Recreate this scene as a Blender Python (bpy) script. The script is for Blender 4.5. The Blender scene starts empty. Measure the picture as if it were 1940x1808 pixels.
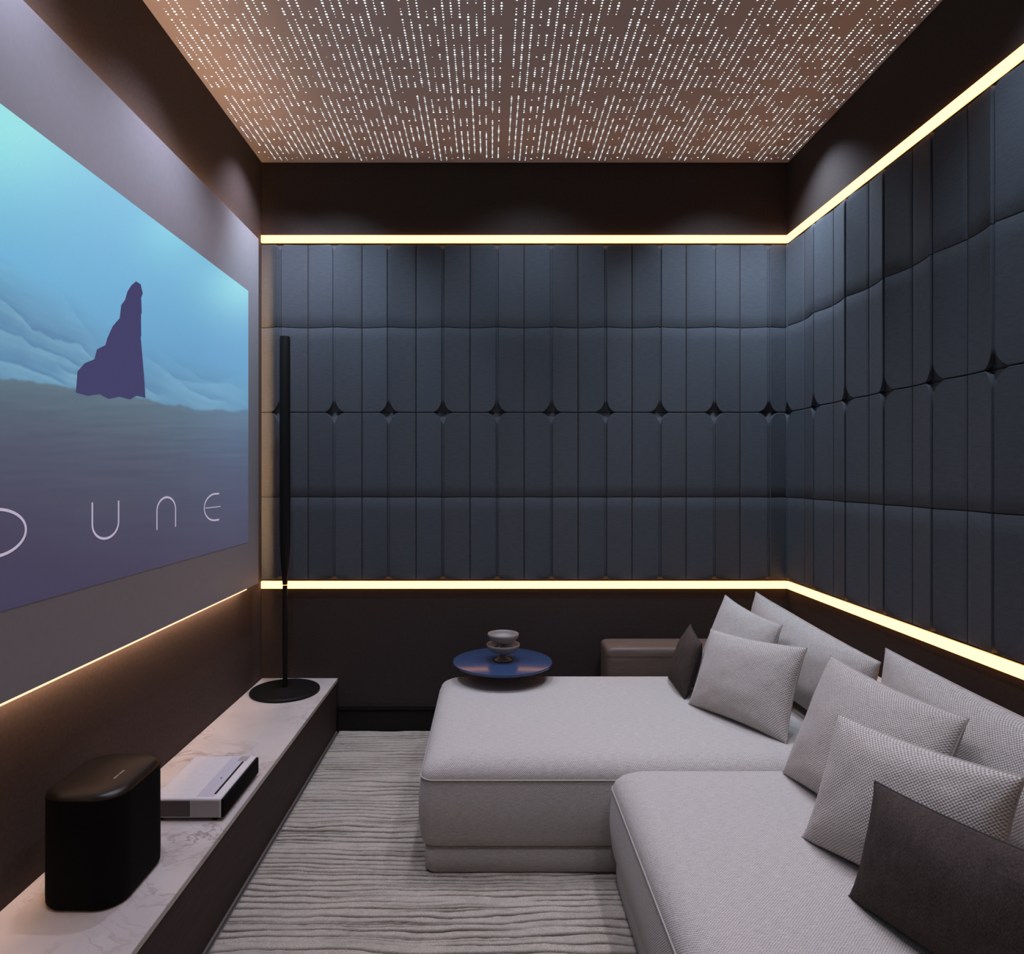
import bpy, bmesh, math, random
import numpy as np
from mathutils import Vector, noise

# ---------------------------------------------------------------- basics
S = 2.595e-3            # metres per unit (1 unit = 1 photo pixel on the back wall)
DU = 1250.0             # camera to back wall, in units (= focal length in photo pixels)
D = DU * S
ZC = 488 * S            # eye height
VX, VY = 930.0, 899.0   # principal point in the photo
H = ZC + 591 * S        # ceiling height
XL, XR = -434 * S, 563 * S
YB = -1.1               # wall behind the camera
SC = bpy.context.scene
COL = SC.collection
ORG = {}
random.seed(7)

def zu(zoff):            # height of a point zoff units below the eye
    return ZC - zoff * S

def P(px, py, d):        # photo pixel + depth fraction -> world point
    k = d * S
    return Vector(((px - VX) * k, d * D, ZC - (py - VY) * k))

# ---------------------------------------------------------------- object helpers
def finish(me, smooth=True, angle=35):
    if smooth:
        me.shade_smooth()
        try:
            me.set_sharp_from_angle(angle=math.radians(angle))
        except Exception:
            pass

def box_uv(me):
    uv = me.uv_layers.new(name="UVMap") if not me.uv_layers else me.uv_layers[0]
    for p in me.polygons:
        n = p.normal
        ax = max(range(3), key=lambda i: abs(n[i]))
        for li in p.loop_indices:
            c = me.vertices[me.loops[li].vertex_index].co
            if ax == 0: uv.data[li].uv = (c.y, c.z)
            elif ax == 1: uv.data[li].uv = (c.x, c.z)
            else: uv.data[li].uv = (c.x, c.y)

def make(name, src, mat, parent=None, origin=None, smooth=True, angle=35, uv=True):
    """src: bmesh in world coordinates (or a mesh); links it as ONE object."""
    if isinstance(src, bmesh.types.BMesh):
        me = bpy.data.meshes.new(name)
        bmesh.ops.recalc_face_normals(src, faces=src.faces)
        src.to_mesh(me); src.free()
    else:
        me = src
    if uv: box_uv(me)
    finish(me, smooth, angle)
    o = bpy.data.objects.new(name, me)
    COL.objects.link(o)
    for m in (mat if isinstance(mat, (list, tuple)) else [mat]):
        me.materials.append(m)
    if parent is not None:
        base = ORG[parent]
        o.parent = parent
        ORG[o] = base
        me.transform(__import__('mathutils').Matrix.Translation(-base))
    else:
        org = Vector(origin) if origin is not None else Vector((0, 0, 0))
        me.transform(__import__('mathutils').Matrix.Translation(-org))
        o.location = org
        ORG[o] = org
    return o

def empty(name, loc):
    o = bpy.data.objects.new(name, None)
    o.empty_display_size = 0.05
    COL.objects.link(o)
    o.location = loc
    ORG[o] = Vector(loc)
    return o

def tag(o, label, cat, group=None):
    o["label"] = label; o["category"] = cat
    if group: o["group"] = group
    return o

def structure(o, label=None, cat=None):
    o["kind"] = "structure"
    if label: o["label"] = label
    if cat: o["category"] = cat
    return o

# ---------------------------------------------------------------- shape helpers
def bx(bm, x0, x1, y0, y1, z0, z1, bev=0.0, seg=2):
    r = bmesh.ops.create_cube(bm, size=1.0)
    vs = r['verts']
    for v in vs:
        v.co = Vector((x0 + (v.co.x + .5) * (x1 - x0), y0 + (v.co.y + .5) * (y1 - y0), z0 + (v.co.z + .5) * (z1 - z0)))
    if bev > 0:
        es = list({e for v in vs for e in v.link_edges})
        bmesh.ops.bevel(bm, geom=es, offset=bev, segments=seg, affect='EDGES', profile=0.5)

def box(x0, x1, y0, y1, z0, z1, bev=0.0, seg=2):
    bm = bmesh.new(); bx(bm, x0, x1, y0, y1, z0, z1, bev, seg); return bm

def rr_ring(x0, x1, y0, y1, r, n=8, m=6):
    """rounded rectangle outline with m points per straight side"""
    pts = []
    r = max(min(r, (x1 - x0) / 2 - 1e-4, (y1 - y0) / 2 - 1e-4), 1e-4)
    cs = [(x1 - r, y1 - r, 0), (x0 + r, y1 - r, 90), (x0 + r, y0 + r, 180), (x1 - r, y0 + r, 270)]
    for i, (cx, cy, a0) in enumerate(cs):
        arc = []
        for k in range(n + 1):
            a = math.radians(a0 + 90.0 * k / n)
            arc.append((cx + r * math.cos(a), cy + r * math.sin(a)))
        pts += arc
        nx = cs[(i + 1) % 4]
        a1 = math.radians(nx[2])
        q = (nx[0] + r * math.cos(a1), nx[1] + r * math.sin(a1))
        for k in range(1, m):
            t = k / m
            pts.append((arc[-1][0] * (1 - t) + q[0] * t, arc[-1][1] * (1 - t) + q[1] * t))
    return pts

def loft_rr(x0, x1, y0, y1, levels, n=8, m=6, jitter=None):
    """levels: (z, inset, corner radius)"""
    bm = bmesh.new(); rings = []
    for z, ins, r in levels:
        ring = [bm.verts.new((x, y, z)) for x, y in rr_ring(x0 + ins, x1 - ins, y0 + ins, y1 - ins, r, n, m)]
        rings.append(ring)
    N = len(rings[0])
    for a, b in zip(rings, rings[1:]):
        for i in range(N):
            bm.faces.new((a[i], a[(i + 1) % N], b[(i + 1) % N], b[i]))
    bm.faces.new(list(reversed(rings[0])))
    bm.faces.new(rings[-1])
    return bm

def lathe(profile, cx, cy, z0, n=48):
    bm = bmesh.new(); rings = []
    for r, z in profile:
        if r < 1e-6:
            rings.append([bm.verts.new((cx, cy, z0 + z))])
        else:
            rings.append([bm.verts.new((cx + r * math.cos(2 * math.pi * k / n), cy + r * math.sin(2 * math.pi * k / n), z0 + z)) for k in range(n)])
    for a, b in zip(rings, rings[1:]):
        if len(a) == 1 and len(b) == 1: continue
        for i in range(n):
            j = (i + 1) % n
            if len(a) == 1: bm.faces.new((a[0], b[j], b[i]))
            elif len(b) == 1: bm.faces.new((a[i], a[j], b[0]))
            else: bm.faces.new((a[i], a[j], b[j], b[i]))
    return bm

def tube(pts, r, closed=False, n=8):
    bm = bmesh.new()
    pts = [Vector(p) for p in pts]; N = len(pts); rings = []
    for i, p in enumerate(pts):
        a = pts[(i - 1) % N] if (closed or i > 0) else p
        b = pts[(i + 1) % N] if (closed or i < N - 1) else p
        t = (b - a).normalized()
        up = Vector((0, 0, 1)) if abs(t.z) < .9 else Vector((1, 0, 0))
        s = t.cross(up).normalized(); w = s.cross(t).normalized()
        rings.append([bm.verts.new(p + s * (r * math.cos(2 * math.pi * k / n)) + w * (r * math.sin(2 * math.pi * k / n))) for k in range(n)])
    for i in range(N if closed else N - 1):
        a, b = rings[i], rings[(i + 1) % N]
        for k in range(n):
            bm.faces.new((a[k], a[(k + 1) % n], b[(k + 1) % n], b[k]))
    if not closed:
        bm.faces.new(list(reversed(rings[0]))); bm.faces.new(rings[-1])
    return bm

# ---------------------------------------------------------------- materials
def srgb(r, g, b):
    f = lambda c: (c / 255 / 12.92) if c / 255 <= .04045 else ((c / 255 + .055) / 1.055) ** 2.4
    return (f(r), f(g), f(b), 1)

class M:
    """tiny node-graph helper"""
    def __init__(s, name):
        s.m = bpy.data.materials.new(name); s.m.use_nodes = True
        s.t = s.m.node_tree; s.t.nodes.clear()
        s.out = s.n('ShaderNodeOutputMaterial')
    def n(s, typ, **kw):
        nd = s.t.nodes.new(typ)
        for k, v in kw.items(): setattr(nd, k, v)
        return nd
    def l(s, a, b): s.t.links.new(a, b)
    def bsdf(s, base=None, rough=.6, metal=0, spec=.5, coat=0, sheen=0):
        b = s.n('ShaderNodeBsdfPrincipled')
        if base is not None: b.inputs['Base Color'].default_value = base
        b.inputs['Roughness'].default_value = rough
        b.inputs['Metallic'].default_value = metal
        b.inputs['Specular IOR Level'].default_value = spec
        b.inputs['Coat Weight'].default_value = coat
        b.inputs['Sheen Weight'].default_value = sheen
        s.l(b.outputs[0], s.out.inputs[0]); s.b = b
        return b
    def coord(s, which='Object', scale=(1, 1, 1), rot=(0, 0, 0)):
        c = s.n('ShaderNodeTexCoord'); mp = s.n('ShaderNodeMapping')
        mp.inputs['Scale'].default_value = scale; mp.inputs['Rotation'].default_value = rot
        s.l(c.outputs[which], mp.inputs[0]); return mp.outputs[0]
    def noise(s, vec, scale, detail=3, rough=.5, dist=0):
        nd = s.n('ShaderNodeTexNoise')
        nd.inputs['Scale'].default_value = scale; nd.inputs['Detail'].default_value = detail
        nd.inputs['Roughness'].default_value = rough; nd.inputs['Distortion'].default_value = dist
        s.l(vec, nd.inputs['Vector']); return nd.outputs['Fac']
    def ramp(s, fac, stops):
        r = s.n('ShaderNodeValToRGB'); e = r.color_ramp.elements
        while len(e) < len(stops): e.new(.5)
        for i, (p, c) in enumerate(stops): e[i].position = p; e[i].color = c
        s.l(fac, r.inputs[0]); return r.outputs[0]
    def mix(s, fac, a, b, mode='MIX'):
        x = s.n('ShaderNodeMix', data_type='RGBA', blend_type=mode)
        for i, v in ((0, fac), (6, a), (7, b)):
            if hasattr(v, 'is_linked') or isinstance(v, bpy.types.NodeSocket): s.l(v, x.inputs[i])
            else: x.inputs[i].default_value = v
        return x.outputs[2]
    def math(s, op, a, b=0.0, c=None):
        x = s.n('ShaderNodeMath', operation=op)
        for i, v in enumerate((a, b) if c is None else (a, b, c)):
            if isinstance(v, bpy.types.NodeSocket): s.l(v, x.inputs[i])
            else: x.inputs[i].default_value = v
        return x.outputs[0]
    def bump(s, h, strength=.3, dist=.002):
        x = s.n('ShaderNodeBump'); x.inputs['Strength'].default_value = strength; x.inputs['Distance'].default_value = dist
        s.l(h, x.inputs['Height']); s.l(x.outputs[0], s.b.inputs['Normal'])

def simple(name, base, rough=.6, metal=0, spec=.5, coat=0):
    m = M(name); m.bsdf(base, rough, metal, spec, coat)
    f = m.noise(m.coord(), 60, 3)
    c = m.mix(f, tuple(x * .93 for x in base[:3]) + (1,), tuple(min(1, x * 1.07) for x in base[:3]) + (1,))
    m.l(c, m.b.inputs['Base Color'])
    return m.m

def emissive(name, col, strength):
    m = M(name); e = m.n('ShaderNodeEmission')
    e.inputs[0].default_value = col; e.inputs[1].default_value = strength
    m.l(e.outputs[0], m.out.inputs[0]); return m.m

def grain_fabric(name, dark, light, stretch=(1, 1, 1), scale=900, bump=.25):
    m = M(name); m.bsdf(None, .95, spec=.15)
    v = m.coord('UV', stretch)
    f = m.noise(v, scale, 2, .6)
    g = m.noise(v, scale * .12, 3, .6)
    fac = m.math('ADD', m.math('MULTIPLY', f, .75), m.math('MULTIPLY', g, .25))
    c = m.ramp(fac, [(.32, dark), (.68, light)])
    m.l(c, m.b.inputs['Base Color']); m.bump(f, bump, .0015)
    return m.m

def weave(name, dark, light, period, bump=.5, rough=.95, wh=.55, wn=.45):
    m = M(name); m.bsdf(None, rough, spec=.12, sheen=.15)
    c = m.n('ShaderNodeTexCoord'); sp = m.n('ShaderNodeSeparateXYZ')
    wob = m.n('ShaderNodeTexNoise'); wob.inputs['Scale'].default_value = 35; wob.inputs['Detail'].default_value = 2
    m.l(c.outputs['UV'], wob.inputs['Vector'])
    va = m.n('ShaderNodeVectorMath', operation='MULTIPLY_ADD')
    m.l(wob.outputs['Color'], va.inputs[0]); va.inputs[1].default_value = (period * .6,) * 3; m.l(c.outputs['UV'], va.inputs[2])
    m.l(va.outputs[0], sp.inputs[0])
    k = 2 * math.pi / period
    su = m.math('SINE', m.math('MULTIPLY', sp.outputs[0], k))
    sv = m.math('SINE', m.math('MULTIPLY', sp.outputs[1], k))
    pr = m.math('MULTIPLY', su, sv)
    h = m.math('MULTIPLY_ADD', pr, .5, .5)
    nz = m.noise(c.outputs['UV'], 420, 3, .7)
    slub = m.noise(m.coord('UV', (1, 7, 1)), 45, 3, .6)
    fac = m.math('ADD', m.math('MULTIPLY', h, wh), m.math('ADD', m.math('MULTIPLY', nz, wn), m.math('MULTIPLY', slub, .30)))
    col = m.ramp(fac, [(.5 * (wh + wn + .3) - .27, dark), (.5 * (wh + wn + .3) + .27, light)])
    m.l(col, m.b.inputs['Base Color'])
    m.bump(m.math('ADD', h, nz), bump, .0022)
    return m.m

MAT = {}
MAT['wall'] = grain_fabric('brown_wall_fabric_lit', (.042, .031, .0275, 1), (.098, .073, .066, 1), scale=700)  # same fabric as the other walls, lightened with the strip's wash in its colour
MAT['wall_unlit'] = grain_fabric('brown_wall_fabric_unlit', (.025, .0185, .0165, 1), (.060, .045, .041, 1), scale=700)  # same brown fabric, kept darker for the walls without that wash
MAT['base'] = simple('dark_baseboard', (.011, .0095, .0085, 1), .85, spec=.2)
MAT['trim'] = simple('grey_floor_trim', (.14, .125, .115, 1), .6)
MAT['floor'] = simple('dark_floor', (.10, .095, .09, 1), .5)
MAT['panel'] = grain_fabric('slate_fabric', (.047, .052, .061, 1), (.094, .103, .119, 1), (1, 4.5, 1), 260, .35)
MAT['screen'] = simple('grey_screen', (.265, .268, .29, 1), .65, spec=.3)
MAT['frame'] = simple('black_frame', (.02, .02, .02, 1), .6)
MAT['alu'] = simple('aluminium', (.55, .54, .52, 1), .4, .9)
MAT['led'] = emissive('warm_strip', (1.0, .43, .14, 1), 5.0)
MAT['led_hidden'] = emissive('amber_strip', (1.0, .60, .36, 1), 48.0)
MAT['led_lip'] = emissive('amber_lip', (1.0, .66, .42, 1), 1.5)
MAT['led_top'] = emissive('amber_strip_dim', (1.0, .48, .18, 1), 4.0)
MAT['led_end'] = emissive('amber_strip_end', (1.0, .58, .27, 1), 60.0)
MAT['dots'] = emissive('lit_holes', (.80, .95, 1.0, 1), 2.2)
MAT['sofa'] = weave('sofa_weave', (.16, .14, .125, 1), (.78, .735, .70, 1), .0062, .45, wh=.30, wn=.75)
MAT['pillow'] = weave('pillow_weave', (.17, .145, .125, 1), (.78, .725, .68, 1), .0080, .6, wh=.45, wn=.60)
MAT['piping'] = simple('sofa_piping', (.40, .365, .335, 1), .9, spec=.1)
MAT['dark_pillow'] = grain_fabric('charcoal_fabric', (.028, .0205, .0185, 1), (.088, .068, .062, 1), (2.0, .55, 1), 330, .5)
MAT['dark_piping'] = simple('charcoal_piping', (.05, .045, .043, 1), .9, spec=.1)
MAT['black'] = simple('matt_black', (.005, .005, .005, 1), .55, spec=.2)
MAT['black_cloth'] = simple('speaker_cloth', (.006, .006, .006, 1), .9, spec=.1)
MAT['gloss_black'] = simple('gloss_black', (.009, .0055, .0035, 1), .36, spec=.4)
MAT['white'] = simple('white_plastic', (.62, .60, .60, 1), .5)
MAT['lilac'] = simple('pale_grey_glass', (.50, .50, .56, 1), .3)
MAT['grille'] = grain_fabric('grey_grille', (.07, .06, .055, 1), (.13, .12, .11, 1), (1, 6, 1), 300)
MAT['greyplate'] = simple('grey_plate', (.34, .32, .31, 1), .5)
MAT['silver'] = simple('silver_lettering', (.62, .56, .52, 1), .4)
MAT['blue'] = simple('blue_lacquer', (.028, .052, .118, 1), .22, spec=.5)
MAT['stone'] = simple('taupe_stoneware', (.24, .21, .19, 1), .45)
MAT['letter'] = emissive('projected_letter', srgb(196, 184, 206), .85)

def marble():
    m = M('marble'); m.bsdf(None, .32, spec=.4)
    v = m.coord('Object')
    n1 = m.noise(v, 3.2, 7, .62, .9)
    n2 = m.noise(v, 7.0, 6, .6, .6)
    a1 = m.math('ABSOLUTE', m.math('SUBTRACT', n1, .5))
    a2 = m.math('ABSOLUTE', m.math('SUBTRACT', n2, .5))
    v1 = m.ramp(a1, [(.0, (1, 1, 1, 1)), (.016, (0, 0, 0, 1))])
    v2 = m.ramp(a2, [(.0, (.7, .7, .7, 1)), (.010, (0, 0, 0, 1))])
    msk = m.ramp(m.noise(v, 2.6, 3), [(.40, (0, 0, 0, 1)), (.62, (1, 1, 1, 1))])
    base = m.ramp(m.noise(v, 5, 4), [(.3, (.46, .42, .40, 1)), (.7, (.58, .53, .505, 1))])
    veins = m.math('MULTIPLY', m.math('MAXIMUM', v1, v2), msk)
    c = m.mix(m.math('MULTIPLY', veins, .9), base, (.25, .19, .155, 1))
    m.l(c, m.b.inputs['Base Color']); return m.m
MAT['marble'] = marble()

def wood(name, dark, light, stretch, rough=.45):
    m = M(name); m.bsdf(None, rough, spec=.35)
    v = m.coord('Object', stretch)
    f = m.noise(v, 9, 6, .65, .4)
    g = m.noise(m.coord('Object', tuple(x * 3 for x in stretch)), 30, 3)
    c = m.ramp(m.math('ADD', m.math('MULTIPLY', f, .7), m.math('MULTIPLY', g, .3)), [(.33, dark), (.66, light)])
    m.l(c, m.b.inputs['Base Color']); m.bump(g, .1, .001); return m.m
MAT['wood_front'] = wood('dark_wood', (.030, .0175, .0155, 1), (.052, .033, .030, 1), (8, .7, 8), .7)
MAT['wood'] = wood('walnut', (.085, .058, .045, 1), (.150, .110, .088, 1), (.6, 8, 12), .5)

def ceiling_mat():
    m = M('bronze_ceiling_panel'); m.bsdf(None, .8, spec=.2)
    f = m.noise(m.coord(), 500, 3, .7)
    c = m.ramp(f, [(.3, (.46, .385, .35, 1)), (.7, (.57, .48, .435, 1))])
    m.l(c, m.b.inputs['Base Color']); return m.m
MAT['ceiling'] = ceiling_mat()

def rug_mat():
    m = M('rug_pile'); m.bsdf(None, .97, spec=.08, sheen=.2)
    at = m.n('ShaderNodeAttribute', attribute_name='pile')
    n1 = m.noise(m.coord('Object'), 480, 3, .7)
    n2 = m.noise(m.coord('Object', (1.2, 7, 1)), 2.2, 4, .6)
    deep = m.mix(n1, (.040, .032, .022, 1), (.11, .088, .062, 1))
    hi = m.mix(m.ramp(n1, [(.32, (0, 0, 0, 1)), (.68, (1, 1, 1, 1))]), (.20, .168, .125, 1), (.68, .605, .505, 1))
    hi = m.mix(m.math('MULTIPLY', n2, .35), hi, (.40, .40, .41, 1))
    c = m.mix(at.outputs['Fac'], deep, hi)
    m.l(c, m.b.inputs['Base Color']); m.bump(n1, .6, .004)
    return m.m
MAT['rug'] = rug_mat()

def picture_mat():
    m = M('projected_picture')
    at = m.n('ShaderNodeAttribute', attribute_name='pic')
    f = m.noise(m.coord('Object', (1, 1, 1)), 420, 2, .7)
    g = m.math('MULTIPLY_ADD', f, .22, .89)
    e = m.n('ShaderNodeEmission'); m.l(at.outputs['Color'], e.inputs[0])
    m.l(m.math('MULTIPLY', g, .80), e.inputs[1])
    d = m.n('ShaderNodeBsdfDiffuse'); d.inputs[0].default_value = (.15, .15, .155, 1)
    a = m.n('ShaderNodeAddShader'); m.l(e.outputs[0], a.inputs[0]); m.l(d.outputs[0], a.inputs[1])
    m.l(a.outputs[0], m.out.inputs[0]); return m.m
MAT['picture'] = picture_mat()
MAT['rock'] = emissive('projected_rock', srgb(72, 70, 110), .9)

# ---------------------------------------------------------------- room shell
T = .12
structure(make('floor', box(XL - T, XR + T, YB - T, D + T, -T, 0), MAT['floor'], smooth=False))
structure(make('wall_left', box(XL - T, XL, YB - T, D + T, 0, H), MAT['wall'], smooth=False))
structure(make('wall_right', box(XR, XR + T, YB - T, D + T, 0, H), MAT['wall_unlit'], smooth=False))
structure(make('wall_back', box(XL, XR, D, D + T, 0, H), MAT['wall_unlit'], smooth=False))
structure(make('wall_front', box(XL, XR, YB - T, YB, 0, H), MAT['wall_unlit'], smooth=False))
bm = bmesh.new()
bx(bm, -289 * S, XR, D - .010, D, 0, 41 * S)
bx(bm, -289 * S, XR, D - .013, D, 43 * S, 51 * S)
structure(make('baseboard_back', bm, MAT['base'], smooth=False))

# perforated, back-lit ceiling: dash pattern of one 14-column tile, given as depth runs
SEG = [
 [(85,147),(215,600),(640,745),(832,832),(900,943),(1043,1573),(1648,1648),(1708,1708)],
 [(-40,147),(215,745),(785,943),(1043,1713)],
 [(-40,180),(272,985),(1078,1223),(1288,1733)],
 [(117,180),(272,272),(385,495),(620,620),(740,835),(900,1008),(1083,1083),(1163,1218),(1288,1288),(1353,1423),(1508,1508),(1583,1653),(1708,1733)],
 [(90,275),(385,495),(595,640),(740,835),(913,1008),(1063,1088),(1163,1218),(1253,1288),(1353,1433),(1483,1513),(1583,1653),(1713,1713)],
 [(25,1008),(1043,1213),(1253,1648),(1708,1708)],
 [(25,180),(272,415),(495,905),(913,1008),(1078,1183),(1288,1363),(1423,1713)],
 [(25,180),(272,390),(495,860),(913,1008),(1083,1163),(1288,1363),(1423,1663),(1713,1713)],
 [(25,25),(150,860),(943,1008),(1043,1658)],
 [(25,25),(150,390),(495,860),(958,1008),(1043,1148),(1253,1343),(1423,1653)],
 [(25,390),(495,600),(650,1013),(1043,1148),(1253,1343),(1423,1703)],
 [(-40,155),(305,655),(745,988),(1103,1223),(1303,1703)],
 [(-40,155),(305,305),(385,655),(745,745),(835,943),(1008,1008),(1108,1108),(1163,1223),(1308,1308),(1358,1528),(1593,1703)],
 [(-20,-20),(415,650),(745,745),(835,943),(1183,1313),(1373,1523),(1648,1648)],
]
ROW, COLW = 5.1, 10.7
NR = 84
def seg_rows(segs):
    rows = set()
    for a, b in segs:
        ra, rb = [int(round((DU - DU * 591 / (VY - y / 5.706)) / ROW)) for y in (a, b)]
        for r in range(min(ra, rb), max(ra, rb) + 1): rows.add(r)
    return rows
TILE = [seg_rows(s) for s in SEG]
def dot_on(c, r):
    while r >= NR: r -= 45
    return r in TILE[c]
bm = bmesh.new()
bx(bm, XL - T, XR + T, YB - T, D + T, H, H + T)
for f in bm.faces: f.material_index = 0
zc = H - .0006
def dot(x, y, rad):
    vs = [bm.verts.new((x + rad * math.cos(k * math.pi / 4), y + rad * math.sin(k * math.pi / 4), zc)) for k in range(8)]
    f = bm.faces.new(vs); f.material_index = 1
    if f.normal.z > 0 or True:
        f.normal_update()
        if f.normal.z > 0: f.normal_flip()
nrows = int((DU - YB / S) / ROW) - 1
ndots = 0
for side in (1, -1):
    j0 = 23 + 9.5 if side > 0 else 23 - 9.5
    n = int(((563 - 6) - j0) / COLW) + 1 if side > 0 else int((j0 + 434 - 6) / COLW) + 1
    for c in range(n):
        cc = c % 14 if side > 0 else (12 - c) % 14
        x = (j0 + side * c * COLW) * S
        ph = random.random() * 6
        for r in range(1, nrows):
            if not dot_on(cc, r): continue
            y = (DU - r * ROW) * S
            w = .5 + .5 * math.sin(ph + r * (1.05 + .25 * (cc % 3))) * .7 + (random.random() - .5) * .5
            rad = (.40 + 1.12 * min(1, max(0, w))) * S
            dot(x, y, rad); ndots += 1
me = bpy.data.meshes.new('ceiling'); bm.to_mesh(me); bm.free()
structure(make('ceiling', me, [MAT['ceiling'], MAT['dots']], smooth=False))

# ---------------------------------------------------------------- light strips
def strip_back(zc_off, label):
    o = empty('light_strip', (XL, D, zu(zc_off)))
    hh = 6.8
    make('diffuser', box(XL, XR - .012, D - .012, D - .002, zu(zc_off + hh), zu(zc_off - hh), .002), MAT['led'], o)
    make('channel', box(XL, XR - .012, D - .004, D, zu(zc_off + hh + 1), zu(zc_off - hh - 1)), MAT['alu'], o, smooth=False)
    tag(o, label, 'light strip')
def strip_right(zc_off, label):
    o = empty('light_strip', (XR, D, zu(zc_off)))
    hh = 6.8
    make('diffuser', box(XR - .012, XR - .002, YB, D, zu(zc_off + hh), zu(zc_off - hh), .002), MAT['led'], o)
    make('channel', box(XR - .004, XR, YB, D, zu(zc_off + hh + 1), zu(zc_off - hh - 1)), MAT['alu'], o, smooth=False)
    tag(o, label, 'light strip')
strip_back(-445, 'glowing warm light strip above the slate panelling of the far back wall')
strip_back(209, 'glowing warm light strip below the slate panelling of the far back wall')
strip_right(-445, 'glowing warm light strip above the slate panelling of the right wall')
strip_right(209, 'glowing warm light strip below the slate panelling, above the sofa back cushions')

# ---------------------------------------------------------------- upholstered wall panelling
NX, NZ, RID, REC = 20.0, 23.0, 9.0, 3.2
def tile_mesh(w, h, amin, amax, notch_up, frame, ns=1.0):
    RX, RZ = NX * ns, NZ * ns
    """one wall tile: valley at both long sides, crest down the middle, crest cut away by rounded corners at one end.
    frame(a, b, hgt) -> world"""
    gap = .9
    rows = []
    bs = [0.7, 1.5] + [RZ * t for t in (.08, .16, .24, .33, .42, .52, .62, .72, .82, .92, 1.0)] + list(np.linspace(RZ + 3, h - 1.6, 7)) + [h - .5]
    g = 2.2
    for b in bs:
        if b < RZ:
            q = 1 - b / RZ
            aoff = g + RX * (1 - math.sqrt(max(0, 1 - q * q)))
        else:
            aoff = g
        half = w / 2 - gap
        cols = [0, .5 * aoff, aoff, aoff + .35, aoff + 1.2]
        rest = np.linspace(aoff + 1.2, half - 1.2, 9)[1:]
        cols += list(rest) + [half]
        line = [-c for c in reversed(cols[1:])] + cols
        row = []
        for s in line:
            a = min(max(s + w / 2, amin), amax)
            t = min(1, abs(a - w / 2) / half)
            fade = 1.0
            if ns < 1:
                q = min(1, b / 15); fade = .30 + .70 * math.sqrt(max(0, 1 - (1 - q) ** 2))
            base = 2.0 + RID * fade * (1 - t) ** 1.75
            hg = base
            if abs(a - w / 2) <= aoff + 1e-6:
                k = min(1, b / RZ)
                k = k * k * (3 - 2 * k)
                hg = .3 + max(.2, base - .3 - REC) * k
            elif abs(a - w / 2) <= aoff + .36:
                hg = base - .8
            if t > .985: hg -= .7
            if b in (bs[-1],) : hg -= .6
            if b == bs[0]: hg -= .6
            row.append((a, b, hg))
        rows.append(row)
    bm = bmesh.new()
    V = [[bm.verts.new(frame(a, (h - b) if notch_up else b, hg)) for a, b, hg in row] for row in rows]
    nr, nc = len(V), len(V[0])
    for i in range(nr - 1):
        for j in range(nc - 1):
            if (V[i][j].co - V[i][j + 1].co).length < 1e-7 and (V[i + 1][j].co - V[i + 1][j + 1].co).length < 1e-7: continue
            bm.faces.new((V[i][j], V[i][j + 1], V[i + 1][j + 1], V[i + 1][j]))
    # returns to the wall
    loop = [(rows[0][j], 0) for j in range(nc)] + [(rows[i][-1], 0) for i in range(1, nr)] + [(rows[-1][j], 0) for j in range(nc - 2, -1, -1)] + [(rows[i][0], 0) for i in range(nr - 2, 0, -1)]
    idx = [(0, j) for j in range(nc)] + [(i, nc - 1) for i in range(1, nr)] + [(nr - 1, j) for j in range(nc - 2, -1, -1)] + [(i, 0) for i in range(nr - 2, 0, -1)]
    back = []
    for (p, _), _i in zip(loop, idx):
        a, b, hg = p
        back.append(bm.verts.new(frame(a, (h - b) if notch_up else b, 0)))
    N = len(idx)
    for k in range(N):
        i0, j0 = idx[k]; i1, j1 = idx[(k + 1) % N]
        if (V[i0][j0].co - V[i1][j1].co).length < 1e-7: continue
        bm.faces.new((V[i0][j0], V[i1][j1], back[(k + 1) % N], back[k]))
    bmesh.ops.remove_doubles(bm, verts=bm.verts, dist=1e-6)
    return bm

ROWS = [(-277, -434.5, True, .5), (-117, -277, False, 1.0), (43, -117, True, 1.0), (199.5, 43, False, .4)]  # (bottom offset, top offset, notch at top)
W = 102.2
pb = empty('wall_panelling', (0, D, zu(201)))
tag(pb, 'slate blue fabric panelling of ribbed tiles on the far back wall', 'wall panelling')
a0 = 584 - VX - W
k = 0
while a0 < 563:
    amin = max(0.9, -434 - a0 + .5); amax = min(W - .9, 563 - a0 - 2)
    if amax > 8:
        for lo, hi, nu, ns in ROWS:
            fr = lambda a, b, hg, a0=a0, lo=lo: Vector(((a0 + a) * S, D - hg * S, zu(lo) + b * S))
            make('panel_tile', tile_mesh(W, lo - hi, amin, amax, nu, fr, ns), MAT['panel'], pb, angle=40)
    a0 += W
pr = empty('wall_panelling', (XR, D / 2, zu(201)))
tag(pr, 'slate blue fabric panelling of ribbed tiles on the right wall above the sofa', 'wall panelling')
Wr = 101.2
y1 = .946 * DU + Wr
while y1 > -100:
    # a runs from the far side towards the camera
    amin = max(.9, y1 - DU + 2); amax = Wr - .9
    for lo, hi, nu, ns in ROWS:
        fr = lambda a, b, hg, y1=y1, lo=lo: Vector((XR - hg * S, (y1 - a) * S, zu(lo) + b * S))
        make('panel_tile', tile_mesh(Wr, lo - hi, amin, amax, nu, fr, ns), MAT['panel'], pr, angle=40)
    y1 -= Wr

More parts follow.
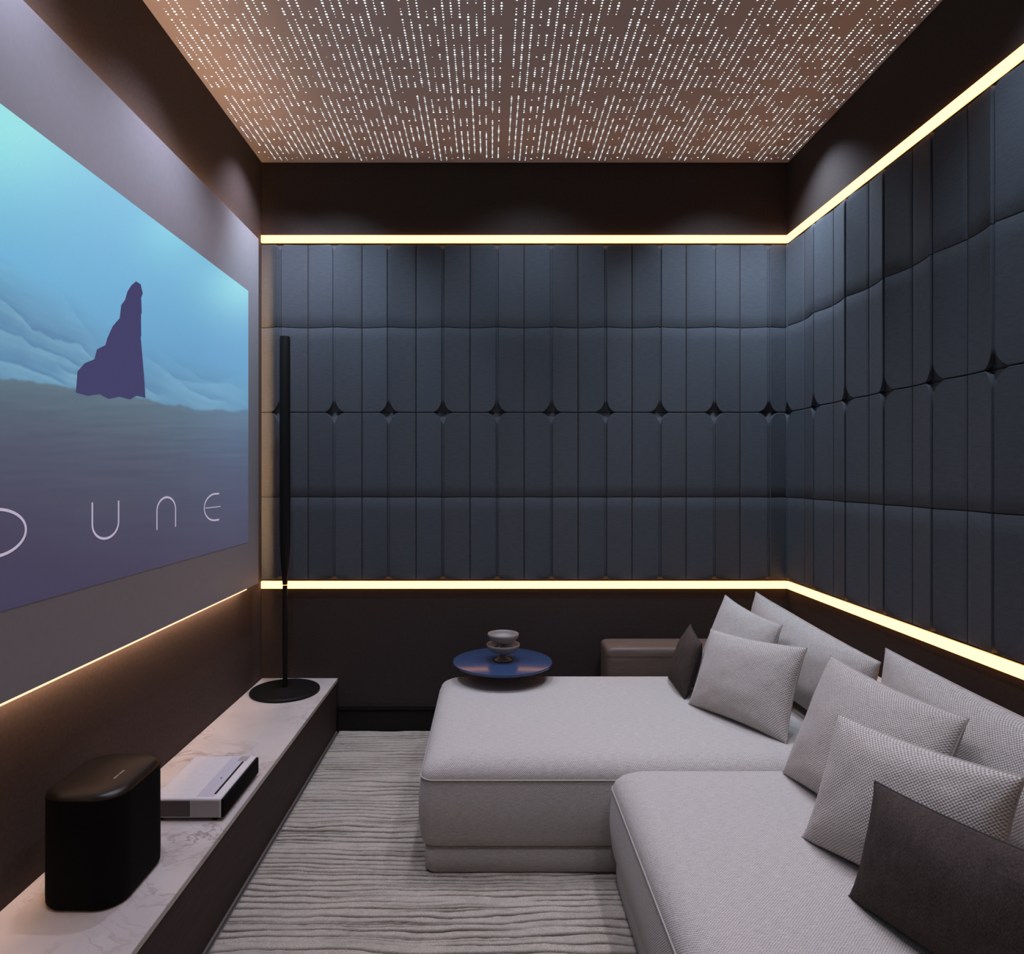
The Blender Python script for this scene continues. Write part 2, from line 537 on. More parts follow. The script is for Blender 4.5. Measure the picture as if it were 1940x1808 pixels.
# ---------------------------------------------------------------- projector screen on the left wall
XS = -418 * S
scr = empty('projector_screen', (XL, D * .6, zu(196)))
tag(scr, 'large grey projection screen board on the left wall showing a blue desert film picture', 'projector screen')
ys0, ys1 = -.3, .95 * D
zs0, zs1 = zu(196), zu(-424)
make('screen_board', box(XS - 5 * S, XS, ys0, ys1, zs0, zs1, .0015), MAT['screen'], scr, smooth=False)
fi = 8 * S
make('backing_frame', box(XL, XS - 5 * S, ys0 + fi, ys1 - 30 * S, zs0 + fi, zs1 - fi), MAT['frame'], scr, smooth=False)
l = make('light_strip', box(XL + 3 * S, XS - 6 * S, ys0 + fi, ys1 - 44 * S, zs0 + fi - .006, zs0 + fi), MAT['led_hidden'], scr, smooth=False)
l['label'] = 'amber light strip under the board'
l = make('light_strip', box(XS - 8 * S, XS - 5 * S, ys0 + fi, ys1 - 44 * S, zs0 - 4.2 * S, zs0), MAT['led_lip'], scr, smooth=False)
l['label'] = 'thin bright light edge along the foot of the board'
l = make('light_strip', box(XL + 3 * S, XS - 6 * S, ys0 + fi, ys1 - 44 * S, zs1 - fi, zs1 - fi + .006), MAT['led_top'], scr, smooth=False)
l['label'] = 'amber light strip above the board'
l = make('light_strip', box(XL + 3 * S, XS - 6 * S, ys1 - 30 * S, ys1 - 30 * S + .006, zs0 + fi, zs1 - fi), MAT['led_end'], scr, smooth=False)
l['label'] = 'upright amber light strip at the far end of the board'

# the projected picture: a plain generic desert scene
XP = XS + .0006
NU_, NV_ = 560, 340
dv = np.linspace(.278, .909, NU_); zv = np.linspace(-117, 316, NV_)
dd, zz = np.meshgrid(dv, zv)
PX = VX - 418 / dd; PY = VY - zz / dd
def lerp3(stops, t):
    xs = [s[0] for s in stops]
    return np.stack([np.interp(t, xs, [s[1][i] for s in stops]) for i in range(3)], -1)
def fbm(x, y, seed):
    out = np.empty(x.size); xf = x.ravel(); yf = y.ravel()
    for i in range(x.size):
        out[i] = noise.fractal((xf[i], yf[i], seed), 1.0, 2.0, 3)
    return out.reshape(x.shape)
sky = lerp3([(150, (112, 190, 210)), (330, (104, 178, 210)), (520, (92, 166, 204)), (680, (84, 150, 192)), (800, (90, 150, 185))], PY)
spot_pool_l = np.exp(-(((PX - 10) / 190) ** 2 + ((PY - 250) / 130) ** 2)); sky = sky * 1.10; sky += spot_pool_l[..., None] * np.array((28, 34, 8))  # pool of a ceiling spot on the screen, put into the sky colour
spot_pool_r = np.exp(-(((PX - 455) / 75) ** 2 + ((PY - 545) / 60) ** 2)); sky += spot_pool_r[..., None] * np.array((38, 40, 12))  # second spot's pool at the far corner, also painted into the sky
gd = np.exp(-(((PX - 320) / 60) ** 2 + ((PY - 440) / 60) ** 2)); sky += gd[..., None] * np.array((14, 22, 6))
ang = math.radians(24)
ss = PX * math.cos(ang) + PY * math.sin(ang); nn = -PX * math.sin(ang) + PY * math.cos(ang)
wob = fbm(ss / 170, nn / 130, 3.0); wob2 = fbm(ss / 60, nn / 40, 9.0)
dl = PY - np.interp(PX, [-800, 0, 120, 230, 330, 470], [330, 480, 545, 620, 660, 700])
dmask = np.clip(dl / 110, 0, 1) * .9
RID_ = [([-500, 0, 45, 75, 110, 150, 185], [330, 497, 506, 522, 556, 602, 650]), ([-500, 0, 40, 62, 100, 150, 190], [420, 566, 592, 624, 640, 656, 690]),
        ([-500, 0, 40, 62, 112, 170], [500, 622, 636, 660, 676, 700]), ([-500, 0, 40, 72, 98, 140], [590, 684, 691, 705, 714, 735]),
        ([262, 300, 332, 362, 402, 440], [664, 690, 716, 741, 758, 768]), ([290, 340, 382, 420, 475], [652, 690, 716, 728, 736]),
        ([300, 345, 392, 475], [700, 722, 726, 716]), ([215, 250, 285, 320], [700, 722, 738, 752]), ([100, 130, 160, 200], [690, 706, 716, 726])]
sh = np.zeros_like(PX)
for rx_, ry_ in RID_:
    win = np.clip((PX - rx_[0]) / 30, 0, 1) * np.clip((rx_[-1] - PX) / 30, 0, 1)
    dy = PY - (np.interp(PX, rx_, ry_) + wob2 * 9)
    sh += win * np.where(dy > 0, np.exp(-dy / 20) * np.clip(dy / 3, 0, 1), -.75 * np.exp(dy / 16))
stk = fbm(ss / 90, nn / 9, 4.0)
dune = np.array((92, 148, 184)) + np.clip(sh, -1, 1.2)[..., None] * np.array((25, 24, 17)) + stk[..., None] * np.array((9, 9, 6))
col = sky * (1 - dmask[..., None]) + dune * dmask[..., None]
hor = np.interp(PX, [-1200, -400, 0, 60, 115, 200, 265, 330, 400, 470], [560, 660, 718, 722, 732, 748, 755, 769, 777, 778]) + fbm(PX / 30, PY / 900, 5.0) * 5
g = PY - hor
rip = fbm(PX / 140 + PY / 60, PY / 9, 2.0)
sand = lerp3([(0, (84, 114, 130)), (50, (76, 98, 116)), (120, (68, 80, 102)), (220, (60, 64, 90)), (330, (50, 48, 80)), (420, (45, 42, 80)), (700, (44, 40, 80))], g)
sand = sand + rip[..., None] * np.array((9, 8, 6)) * np.clip(1.2 - g / 330, .1, 1)[..., None]
sand += (np.clip((PX - 250) / 220, 0, 1) * np.clip(1 - g / 330, 0, 1))[..., None] * np.array((2, 8, 22))
m_ = np.clip(g / 5 + .5, 0, 1)[..., None]
col = col * (1 - m_) + sand * m_
col = np.clip(col, 0, 255) / 255
lin = np.where(col <= .04045, col / 12.92, ((col + .055) / 1.055) ** 2.4)
me = bpy.data.meshes.new('projected_image')
vs = np.stack([np.full(dd.size, XP), (dd * D).ravel(), (ZC + zz * S).ravel()], -1)
ii = np.arange(NU_ * NV_).reshape(NV_, NU_)
fs = np.stack([ii[:-1, :-1], ii[:-1, 1:], ii[1:, 1:], ii[1:, :-1]], -1).reshape(-1, 4)[:, ::-1]
me.from_pydata(vs.tolist(), [], fs.tolist())
ca = me.color_attributes.new('pic', 'FLOAT_COLOR', 'POINT')
ca.data.foreach_set('color', np.concatenate([lin.reshape(-1, 3), np.ones((lin.size // 3, 1))], 1).ravel())
pic = make('projected_image', me, MAT['picture'], scr, smooth=False, uv=False)

def S2(px, py, lift=0.0):          # point on the screen plane seen at this place
    d = 418 / (VX - px)
    return Vector((XP + lift, d * D, ZC - (py - VY) * d * S))
def ribbon(name, pts, width, label):
    """thin lit stroke lying on the screen plane; pts are (y, z)"""
    bm = bmesh.new(); L, R_ = [], []
    for i, p in enumerate(pts):
        a = pts[max(i - 1, 0)]; b = pts[min(i + 1, len(pts) - 1)]
        t = Vector((b[0] - a[0], b[1] - a[1])).normalized(); nrm = Vector((-t.y, t.x)) * width / 2
        L.append(bm.verts.new((XP + .0006, p[0] + nrm.x, p[1] + nrm.y)))
        R_.append(bm.verts.new((XP + .0006, p[0] - nrm.x, p[1] - nrm.y)))
    for i in range(len(pts) - 1): bm.faces.new((L[i], L[i + 1], R_[i + 1], R_[i]))
    o = make(name, bm, MAT['letter'], pic, smooth=False); o['label'] = label
    return o
zt_, zb_ = zu(29.5), zu(69.5)
wst = 2.6 * S
def yy(d): return d * D
def arc(cy, cz, ry, rz, a0, a1, n=24):
    return [(cy + ry * math.cos(math.radians(a0 + (a1 - a0) * i / n)), cz + rz * math.sin(math.radians(a0 + (a1 - a0) * i / n))) for i in range(n + 1)]
hz = zt_ - zb_; mz = (zt_ + zb_) / 2
# D
yc = yy(.4435)
ribbon('letter', [(yy(.418), zt_)] + arc(yc, mz, yy(.0305), hz / 2, 90, -90) + [(yy(.418), zb_)], wst, 'glowing curved letter D')
# U
c, w_ = yy(.5725), yy(.0195)
ribbon('letter', [(c - w_, zt_)] + arc(c, zb_ + hz * .42, w_, hz * .42, 180, 360) + [(c + w_, zt_)], wst, 'glowing letter U')
# N drawn as an arch
c, w_ = yy(.6795), yy(.0195)
ribbon('letter', [(c - w_, zb_)] + arc(c, zt_ - hz * .42, w_, hz * .42, 180, 0) + [(c + w_, zb_)], wst, 'glowing arched letter N')
# E
c = yy(.800)
bm_pts = [(yy(.811), zt_)] + arc(c, mz, yy(.031), hz / 2, 95, 265) + [(yy(.811), zb_)]
ribbon('letter', bm_pts, wst, 'glowing rounded letter E')
o = ribbon('letter_bar', [(yy(.772), mz), (yy(.795), mz), (yy(.815), mz)], wst * .5, 'thin glowing bar of the letter E')
# plain wind-worn rock standing on the dune
rk = [(143, 744), (149, 722), (146, 704), (160, 688), (178, 681), (183, 662), (199, 654), (203, 640), (213, 618), (226, 603), (229, 578), (238, 566), (241, 552),
      (248, 541), (257, 533), (266, 539), (270, 556), (263, 574), (268, 592), (262, 612), (267, 636), (261, 655), (268, 676), (263, 698), (273, 720), (275, 754), (258, 750), (246, 757), (225, 752), (205, 756), (188, 747), (165, 750)]
bm = bmesh.new(); f = bm.faces.new([bm.verts.new(S2(x, y, .0004)) for x, y in rk])
bmesh.ops.triangulate(bm, faces=[f])
o = make('rock', bm, MAT['rock'], pic, smooth=False); o['label'] = 'dark rock spire standing on the dune in the picture'

# ---------------------------------------------------------------- media console
con = empty('media_console', ((XL + -290 * S) / 2, D * .5, 0))
tag(con, 'long low media console with marble top along the left wall', 'console')
CT = zu(386); CX = -290 * S
make('marble_top', box(XL + .0015, CX, YB + .3, D - .001, CT - 7 * S, CT, .002), MAT['marble'], con, smooth=False)
make('front_panel', box(XL + .0015, CX - 2 * S, YB + .3, D - .001, 0, CT - 7 * S), MAT['wood_front'], con, smooth=False)
make('floor_trim', box(CX - 2 * S, CX + .9 * S, YB + .3, D - .014, 0, .009), MAT['trim'], con, smooth=False)

# ---------------------------------------------------------------- rug
rx0, rx1, ry0, ry1 = -285 * S, 560 * S, -.2, D - .018
NXr, NYr = 180, 1500
xs = np.linspace(rx0, rx1, NXr); ysr = np.linspace(ry0, ry1, NYr)
X, Y = np.meshgrid(xs, ysr)
hgt = np.empty(X.size); xf, yf = X.ravel(), Y.ravel()
for i in range(X.size):
    x, y = xf[i], yf[i]
    w = noise.noise((x * 2.0, y * 6, 1.0)) * 1.0 + noise.noise((x * 7, y * 17, 4.0)) * .34 + noise.noise((x * 30, y * 30, 8.0)) * .07
    gw = .20 + .12 * noise.noise((x * 1.7, y * 14, 3.0))
    def groove(ph, wd):
        t = abs(((ph + .5) % 1.0) - .5)          # 0 in the middle of a groove
        t = min(1, t / max(.05, wd)); return t * t * (3 - 2 * t)
    v1 = 1 - (1 - groove(y / .028 + w, gw)) * min(1, max(0, .80 + 2.0 * noise.noise((x * 2.4, y * 24, 11.0))))
    v2 = 1 - (1 - groove(y / .019 + w * 1.7 + .3, gw * 1.25)) * min(1, max(0, -.05 + 2.2 * noise.noise((x * 2.1 + 5, y * 15, 2.0))))
    v = min(v1, v2)
    hgt[i] = min(1, max(0, v * (.9 + .1 * noise.noise((x * 9, y * 20, 6.0))) + noise.noise((x * 60, y * 90, 1.5)) * .12))
hm = hgt.reshape(NYr, NXr)
zr = .003 + .009 * hm
verts = np.stack([X.ravel(), Y.ravel(), zr.ravel()], -1)
ii = np.arange(NXr * NYr).reshape(NYr, NXr)
fs = np.stack([ii[:-1, :-1], ii[:-1, 1:], ii[1:, 1:], ii[1:, :-1]], -1).reshape(-1, 4)
edge = np.concatenate([ii[0, :], ii[1:, -1], ii[-1, -2::-1], ii[-2:0:-1, 0]])
nb = len(verts); skirt = verts[edge].copy(); skirt[:, 2] = .0003
allv = np.concatenate([verts, skirt]); ne = len(edge)
sf = [[int(edge[i]), nb + i, nb + (i + 1) % ne, int(edge[(i + 1) % ne])] for i in range(ne)]
me = bpy.data.meshes.new('rug'); me.from_pydata(allv.tolist(), [], fs.tolist() + sf)
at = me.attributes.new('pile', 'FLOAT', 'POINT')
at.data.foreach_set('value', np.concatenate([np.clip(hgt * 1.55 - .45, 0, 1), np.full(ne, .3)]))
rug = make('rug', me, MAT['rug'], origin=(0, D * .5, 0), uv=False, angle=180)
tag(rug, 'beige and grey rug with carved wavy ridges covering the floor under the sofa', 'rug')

# ---------------------------------------------------------------- sofa: two modules
SEAT = zu(343)
def seat_levels(z0, top):
    return [(z0, .014, .035), (z0 + .006, .006, .038), (z0 + .03, 0, .04), (z0 + .10, -.007, .045), (top - .130, -.006, .045), (top - .072, 0, .045), (top - .060, .0015, .045),
            (top - .044, .006, .05), (top - .027, .018, .055), (top - .013, .036, .065), (top - .004, .060, .07), (top, .10, .07), (top + .001, .25, .05)]
def sofa(name, x0, x1, y0, y1, label, bx0):
    o = empty(name, ((x0 + x1) / 2, (y0 + y1) / 2, .012))
    tag(o, label, 'sofa')
    make('base', loft_rr(x0 + .012, x1, y0 + .012, y1 - .012, [(.0122, .008, .03), (.018, .003, .03), (.055, 0, .03), (.091, .002, .03), (.098, .010, .03)]), MAT['sofa'], o, angle=60)
    make('seat_cushion', loft_rr(x0, x1, y0, y1, seat_levels(.0985, SEAT), n=8, m=10), MAT['sofa'], o, angle=70)
    ring = rr_ring(x0 - .0005, x1 + .0005, y0 - .0005, y1 + .0005, .045)
    make('piping', tube([(x, y, SEAT - .066) for x, y in ring], .0022, True, 6), MAT['piping'], o)
    make('backrest', loft_rr(bx0, x1 - .002, y0 + .01, y1 - .01, [(SEAT - .02, .004, .03), (SEAT + .03, 0, .03), (.515, 0, .03), (.54, .008, .03), (.55, .025, .03)]), MAT['sofa'], o, angle=60)
    return o
sofa('sofa_module', -86 * S, 540 * S, .635 * D, .918 * D, 'wide light grey woven chaise module of the sofa at the back, beside the blue table', 505 * S)
sofa('sofa_module', 142 * S, 540 * S, .20 * D, .635 * D - .016, 'light grey woven sofa seat module in the front right corner', 505 * S)

# ---------------------------------------------------------------- cushions
def pillow(name, BL, BR, TR, TL, Tk, mat, pmat, label, cat, seed=0, nu=34, nv=26, pinch=.07, group=None, lift=0.0):
    BL, BR, TR, TL = [Vector(c) for c in (BL, BR, TR, TL)]
    up = Vector((0, 0, lift))
    BL, BR, TR, TL = BL + up, BR + up, TR + up, TL + up
    n = (BR - BL).cross(TL - BL).normalized()
    wu = (BR - BL).length; wv = (TL - BL).length
    bm = bmesh.new(); uvl = bm.loops.layers.uv.new('UVMap')
    def pos(u, v, side):
        uu = u * (1 - pinch * (1 - v * v) ** 1.0 * abs(u) ** 2)
        vv = v * (1 - pinch * (1 - u * u) ** 1.0 * abs(v) ** 2)
        s, t = (uu + 1) / 2, (vv + 1) / 2
        p = BL * (1 - s) * (1 - t) + BR * s * (1 - t) + TR * s * t + TL * (1 - s) * t
        e = max(0, (1 - u * u)) * max(0, (1 - v * v))
        th = Tk / 2 * e ** .46
        if e > 0:
            wr = noise.noise((u * 2.2 + seed * 7.1, v * 2.2, seed * 3.3 + side)) * .10 + noise.noise((u * 5 + seed, v * 5, side * 2.0 + seed)) * .05
            # creases running out of the corners
            for cu, cv in ((-1, -1), (1, -1), (1, 1), (-1, 1)):
                du, dv_ = u - cu, v - cv
                r = math.hypot(du, dv_)
                if r < .9:
                    wr += .09 * math.sin(math.atan2(dv_, du) * 13 + seed) * (1 - r / .9) ** 1.5 * min(1, r * 3)
            th *= 1 + wr
        q = p + n * (th * side)
        lo_ = SEAT + .0035 + (0 if side > 0 else .0006)
        if q.z < lo_: q.z = lo_ - (q.z - lo_) * .02
        return q
    us = [math.sin(math.pi / 2 * (-1 + 2 * i / nu)) for i in range(nu + 1)]
    vs_ = [math.sin(math.pi / 2 * (-1 + 2 * j / nv)) for j in range(nv + 1)]
    F = {}; B = {}
    for i, u in enumerate(us):
        for j, v in enumerate(vs_):
            rim = i in (0, nu) or j in (0, nv)
            F[i, j] = bm.verts.new(pos(u, v, 1))
            B[i, j] = F[i, j] if rim else bm.verts.new(pos(u, v, -1))
    for G, flip in ((F, False), (B, True)):
        for i in range(nu):
            for j in range(nv):
                q = [(i, j), (i + 1, j), (i + 1, j + 1), (i, j + 1)]
                if flip: q.reverse()
                f = bm.faces.new([G[a] for a in q])
                for lp, a in zip(f.loops, q):
                    lp[uvl].uv = ((us[a[0]] + 1) / 2 * wu, (vs_[a[1]] + 1) / 2 * wv)
    rim = [(i, 0) for i in range(nu + 1)] + [(nu, j) for j in range(1, nv + 1)] + [(i, nv) for i in range(nu - 1, -1, -1)] + [(0, j) for j in range(nv - 1, 0, -1)]
    pts = [F[a].co.copy() for a in rim]
    org = (BL + BR) / 2
    o = make(name, bm, mat, origin=org, uv=False, angle=180)
    make('piping', tube(pts, .0024, True, 6), pmat, o)
    tag(o, label, cat, group)
    return o
def U(x, d, zoff): return Vector((x * S, d * D, ZC - zoff * S))

pillow('back_cushion', U(448, .93, 338), U(456, .645, 338), P(1668, 1256, .645), P(1432, 1122, .93), .17, MAT['pillow'], MAT['piping'],
       'large light grey back cushion standing in the far corner of the sofa', 'cushion', 1, 44, 28, .05)
pillow('back_cushion', U(456, .638, 338), U(456, .30, 338), U(480, .30, 222), P(1678, 1229, .638), .17, MAT['pillow'], MAT['piping'],
       'large light grey back cushion along the right wall, cut off by the frame edge', 'cushion', 2, 44, 28, .05)
pillow('throw_cushion', P(1305, 1300, .855), U(385, .755, 338), P(1482, 1185, .775), P(1374, 1128, .875), .12, MAT['pillow'], MAT['piping'],
       'light woven cushion at the back, half hidden behind another light cushion on the chaise', 'cushion', 3)
pillow('throw_cushion', P(1304, 1335, .787), P(1490, 1410, .671), P(1529, 1228, .69), P(1347, 1192, .80), .13, MAT['pillow'], MAT['piping'],
       'fully visible light woven cushion on the chaise in front of the dark cushion', 'cushion', 4)
pillow('throw_cushion', P(1266, 1284, .89), P(1297, 1327, .803), P(1330, 1220, .795), P(1308, 1183, .905), .085, MAT['dark_pillow'], MAT['dark_piping'],
       'small charcoal cushion standing on edge at the back of the chaise', 'cushion', 5, 26, 22)
pillow('throw_cushion', P(1483, 1465, .606), U(372, .455, 343), P(1835, 1362, .474), P(1575, 1243, .60), .15, MAT['pillow'], MAT['piping'],
       'light woven cushion in the middle of the sofa leaning on the right back cushion', 'cushion', 6)
pillow('throw_cushion', P(1520, 1590, .498), U(372, .385, 343), P(1942, 1474, .389), P(1588, 1353, .50), .15, MAT['pillow'], MAT['piping'],
       'light woven cushion on the front seat with the charcoal cushion propped against it', 'cushion', 7)
pillow('throw_cushion', P(1609, 1702, .428), U(345, .31, 343), U(366, .315, 243), P(1658, 1481, .43), .12, MAT['dark_pillow'], MAT['dark_piping'],
       'large charcoal cushion in the front right corner of the frame', 'cushion', 8)

# ---------------------------------------------------------------- wooden block behind the chaise
wb = empty('wooden_side_block', (330 * S, D * .967, 0))
tag(wb, 'low dark walnut side block with rounded edges behind the chaise against the back wall', 'side table')
x0, x1, y0, y1 = 205 * S, 470 * S, .936 * D, D - .016
make('body', loft_rr(x0 + .001, x1 - .001, y0 + .001, y1, [(.0125, 0, .03), (.40, 0, .03), (zu(308) - .0402, 0, .03)], n=5, m=3), MAT['wood'], wb, angle=50)
zt2 = zu(308)
make('top', loft_rr(x0, x1, y0, y1, [(zt2 - .040, 0, .03), (zt2 - .030, 0, .03), (zt2 - .016, .001, .03), (zt2 - .006, .006, .03), (zt2 - .001, .014, .03), (zt2, .024, .02)], n=5, m=3), MAT['wood'], wb, angle=50)

# ---------------------------------------------------------------- blue side table with two bowls
tcx, tcy, tz = (952 - VX) * .892 * S, .892 * D, .4505
tb = empty('side_table', (tcx, tcy, .012))
tag(tb, 'round blue side table with a thin glossy top reaching over the chaise edge', 'side table')
R = 94 * .892 * S
make('table_top', lathe([(0, -.014), (R - .010, -.014), (R - .002, -.010), (R, -.005), (R - .0015, -.001), (R - .004, 0), (0, 0)], tcx, tcy, tz, 96), MAT['blue'], tb, angle=30)
py_ = .945 * D
make('post', lathe([(0, 0), (.014, 0), (.014, tz - .036), (0, tz - .036)], tcx, py_, .022, 24), MAT['black'], tb)
make('arm', box(tcx - .02, tcx + .02, tcy - .02, py_ + .014, tz - .024, tz - .014, .002), MAT['black'], tb)
make('foot_plate', lathe([(0, 0), (.080, 0), (.083, .003), (.081, .009), (0, .010)], tcx, py_, .0122, 48), MAT['black'], tb)
def bowl(z, label):
    k_ = 1.0 if z < tz + .01 else .94
    prof = [(0, 0), (.036, 0), (.038, .003), (.030, .009), (.017, .018), (.015, .026), (.026, .031), (.048, .038), (.064, .050), (.0715, .063), (.073, .071),
            (.0715, .0735), (.069, .072), (.066, .064), (.058, .053), (.042, .045), (.02, .0412), (0, .0408)]
    o = make('bowl', lathe([(r_ * k_, z_) for r_, z_ in prof], tcx + .003, tcy, z, 64), MAT['stone'], origin=(tcx + .003, tcy, z), angle=60)
    tag(o, label, 'bowl')
bowl(tz + .0002, 'lower taupe footed bowl standing on the blue side table')
bowl(tz + .0452, 'upper taupe footed bowl stacked inside another bowl')

# ---------------------------------------------------------------- black floor lamp on the console
lx, ly = -365.5 * S, .937 * D
lm = empty('floor_lamp', (lx, ly, CT))
tag(lm, 'slim black stick lamp with a round base on the far end of the marble console', 'lamp')
make('base', lathe([(0, 0), (.152, 0), (.156, .003), (.156, .010), (.152, .014), (.03, .015), (.012, .022), (0, .022)], lx, ly, CT + .0003, 72), MAT['black'], lm, angle=40)
zz0 = lambda py: ZC - (py - VY) * .937 * S - CT
k = .937 * S / 2
make('pole', lathe([(0, .016), (8.6 * k, .016), (8.6 * k, zz0(1130)), (9.0 * k, zz0(1110)), (0, zz0(1110))], lx, ly, CT, 32), MAT['black'], lm)
make('lamp_tube', lathe([(0, zz0(1108)), (9.0 * k, zz0(1108)), (11.5 * k, zz0(1090)), (16 * k, zz0(1065)), (19 * k, zz0(1035)), (20 * k, zz0(1000)), (19.6 * k, zz0(800)), (19.2 * k, zz0(641)), (18 * k, zz0(638)), (0, zz0(638))], lx, ly, CT, 32), MAT['black'], lm, angle=50)

# ---------------------------------------------------------------- black speaker
sx0, sx1, sy0, sy1 = -403 * S, -328 * S, .4640 * D, .5385 * D
sp = empty('speaker', ((sx0 + sx1) / 2, (sy0 + sy1) / 2, CT))
tag(sp, 'black rounded box speaker standing on the marble console nearest the camera', 'speaker')
sh = 103 * S
make('cabinet', loft_rr(sx0, sx1, sy0, sy1, [(CT + .0003, .010, .055), (CT + .003, .005, .058), (CT + .010, .0005, .06), (CT + .03, 0, .06), (CT + sh - .0125, .0004, .06)], n=10, m=4), MAT['black_cloth'], sp, angle=60)
make('top_cap', loft_rr(sx0, sx1, sy0, sy1, [(CT + sh - .0125, .0004, .06), (CT + sh - .007, .003, .058), (CT + sh - .002, .008, .055), (CT + sh, .015, .05), (CT + sh + .0006, .05, .03)], n=10, m=4), MAT['gloss_black'], sp, angle=60)
# tiny two-word lettering on the top: unreadable at this size in the photo, built as short strokes
bm = bmesh.new()
lxm = sx1 - .056
random.seed(3)
yq = sy0 + .085
for wi, nlet in enumerate((6, 6)):
    for li in range(nlet):
        hh = .0028 if random.random() < .65 else .0040
        bx(bm, lxm - hh, lxm, yq, yq + .0022, CT + sh + .0008, CT + sh + .0013)
        yq += .0036
    yq += .003
make('lettering', bm, MAT['silver'], sp, smooth=False)

# ---------------------------------------------------------------- white projector
jx0, jx1, jy0, jy1 = -378 * S, -297 * S, .5865 * D, .676 * D
jz0, jz1 = CT + .010, zu(360.5)
pj = empty('projector', ((jx0 + jx1) / 2, (jy0 + jy1) / 2, CT))
tag(pj, 'flat white short throw projector on the marble console behind the speaker', 'projector')
make('housing', box(jx0, jx1 - .008, jy0, jy1, jz0, jz1, .005, 3), MAT['white'], pj, angle=40)
make('front_grille', box(jx1 - .0085, jx1, jy0 + .001, jy1 - .001, jz0 + .001, jz1 - .003, .003, 2), MAT['black_cloth'], pj, angle=40)
w_ = jx1 - jx0
g_ = make('top_plate', box(jx1 - w_ * .40, jx1 - w_ * .155, jy0 + .012, jy1 - .010, jz1 - .002, jz1 + .0006, .0005, 1), MAT['lilac'], pj, smooth=False)
g_['label'] = 'pale grey glass plate over the lens'
make('lens_slot', box(jx1 - w_ * .185, jx1 - w_ * .155, jy0 + .026, jy1 - .045, jz1 - .001, jz1 + .0012, .0004, 1), MAT['black'], pj, smooth=False)
make('sensor', box(jx1 - w_ * .29, jx1 - w_ * .27, jy0 + .125, jy0 + .131, jz1, jz1 + .0010), MAT['black'], pj, smooth=False)
make('corner_plate', box(jx1 - w_ * .27, jx1 - w_ * .13, jy1 - .042, jy1 - .006, jz1 - .001, jz1 + .0009, .0004, 1), MAT['greyplate'], pj, smooth=False)
g_ = make('side_vent', box(jx0 + .012, jx1 - w_ * .46, jy0 - .0010, jy0 + .002, jz0 + .004, jz1 - .006, .0005, 1), MAT['grille'], pj, smooth=False)
g_['label'] = 'dark mesh vent on the near side'
make('side_plate', box(jx1 - w_ * .455, jx1 - .012, jy0 - .0006, jy0 + .002, jz0 + .003, jz1 - .006, .0004, 1), MAT['greyplate'], pj, smooth=False)
for fx in (jx0 + .02, jx1 - .03):
    for fy in (jy0 + .02, jy1 - .02):
        make('foot', lathe([(0, 0), (.010, 0), (.011, .010), (0, .010)], fx, fy, CT + .0002, 16), MAT['black'], pj)

# ---------------------------------------------------------------- lights
def spot(name, loc, target, power, color, size=70, blend=.6, rad=.02):
    l = bpy.data.lights.new(name, 'SPOT'); l.energy = power; l.color = color
    l.spot_size = math.radians(size); l.spot_blend = blend; l.shadow_soft_size = rad
    o = bpy.data.objects.new(name, l); COL.objects.link(o); o.location = loc
    o.rotation_euler = (Vector(target) - Vector(loc)).to_track_quat('-Z', 'Y').to_euler()
    return o
COOL = (.64, .80, 1.0); LILAC = (.78, .78, 1.0)
ZS = H - .012
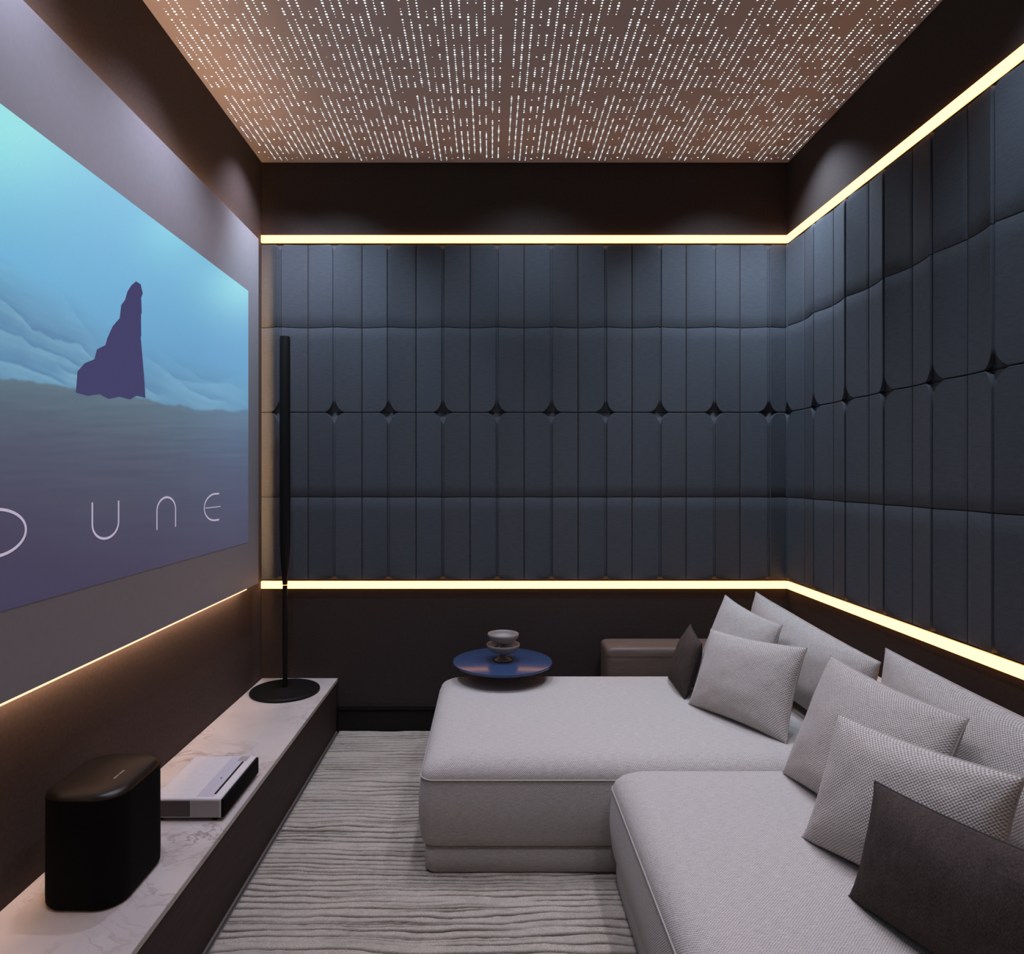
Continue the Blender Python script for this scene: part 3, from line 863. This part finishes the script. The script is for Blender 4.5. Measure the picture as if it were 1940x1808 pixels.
# washers close to the walls
spot('unseen_ceiling_spot', (-290 * S, .85 * D, ZS), (-300 * S, 1.0 * D, ZC + .25), 52, COOL, 92, 1)
spot('unseen_ceiling_spot', (410 * S, .85 * D, ZS), (430 * S, 1.0 * D, ZC + .25), 52, COOL, 92, 1)
spot('unseen_ceiling_spot', (470 * S, .88 * D, ZS), (563 * S, .885 * D, ZC + .6), 44, COOL, 105, 1)
spot('unseen_ceiling_spot', (460 * S, .47 * D, ZS), (563 * S, .47 * D, ZC + .5), 40, COOL, 100, 1)
spot('unseen_ceiling_spot', (-340 * S, .90 * D, ZS), (-430 * S, .93 * D, ZC + .6), 26, LILAC, 100, 1)
spot('unseen_ceiling_spot', (-320 * S, .42 * D, ZS), (-434 * S, .42 * D, ZC + .7), 40, LILAC, 105, 1)
spot('unseen_ceiling_spot', (-280 * S, .66 * D, ZS), (-434 * S, .66 * D, ZC - .35), 42, LILAC, 100, 1)  # added to brighten the board middle, console top and wall below
spot('unseen_ceiling_spot', (70 * S, .85 * D, ZS), (70 * S, 1.0 * D, ZC + .25), 24, COOL, 100, 1)  # weak fill added for the middle of the back wall
# added fill spots over the seating, standing in for the ceiling's soft light
for x in (30, 300):
    for d in (.28, .54, .78):
        spot('unseen_ceiling_spot', (x * S, d * D, ZS), (x * S, d * D, 0), 38.5, (.88, .845, 1.0), 80, .9, .06)
# added lamp hidden behind the board top, boosting its strip to brighten the ceiling
l = bpy.data.lights.new('ceiling_boost', 'AREA'); l.shape = 'RECTANGLE'; l.size = 3.0; l.size_y = .025
l.energy = 4.6; l.color = (1.0, .66, .46); l.spread = math.radians(140)
o = bpy.data.objects.new('ceiling_boost', l); COL.objects.link(o)
o.location = (XL + .020, 1.45, zs1 - fi + .012)
zax = Vector((-.45, 0, -1)).normalized(); xax = Vector((0, 1, 0)); yax = zax.cross(xax).normalized()
import mathutils
o.rotation_euler = mathutils.Matrix((xax, yax, zax)).transposed().to_euler()

w = bpy.data.worlds.new('world'); SC.world = w; w.use_nodes = True
w.node_tree.nodes['Background'].inputs[0].default_value = (.02, .02, .025, 1)

# ---------------------------------------------------------------- camera and view
cam = bpy.data.cameras.new('camera'); co = bpy.data.objects.new('camera', cam); COL.objects.link(co)
co.location = (0, 0, ZC); co.rotation_euler = (math.radians(90), 0, 0)
cam.sensor_fit = 'HORIZONTAL'; cam.sensor_width = 36; cam.lens = 36 * DU / 1940
cam.shift_x = (970 - VX) / 1940; cam.shift_y = -(904 - VY) / 1940
cam.clip_start = .02
SC.camera = co
SC.view_settings.view_transform = 'Standard'; SC.view_settings.look = 'None'
SC.view_settings.exposure = 0; SC.view_settings.gamma = 1
SC.view_settings.use_curve_mapping = False
SC.cycles.use_denoising = True
SC.cycles.max_bounces = 5
SC.cycles.diffuse_bounces = 3
SC.cycles.use_adaptive_sampling = True
SC.cycles.adaptive_threshold = .03
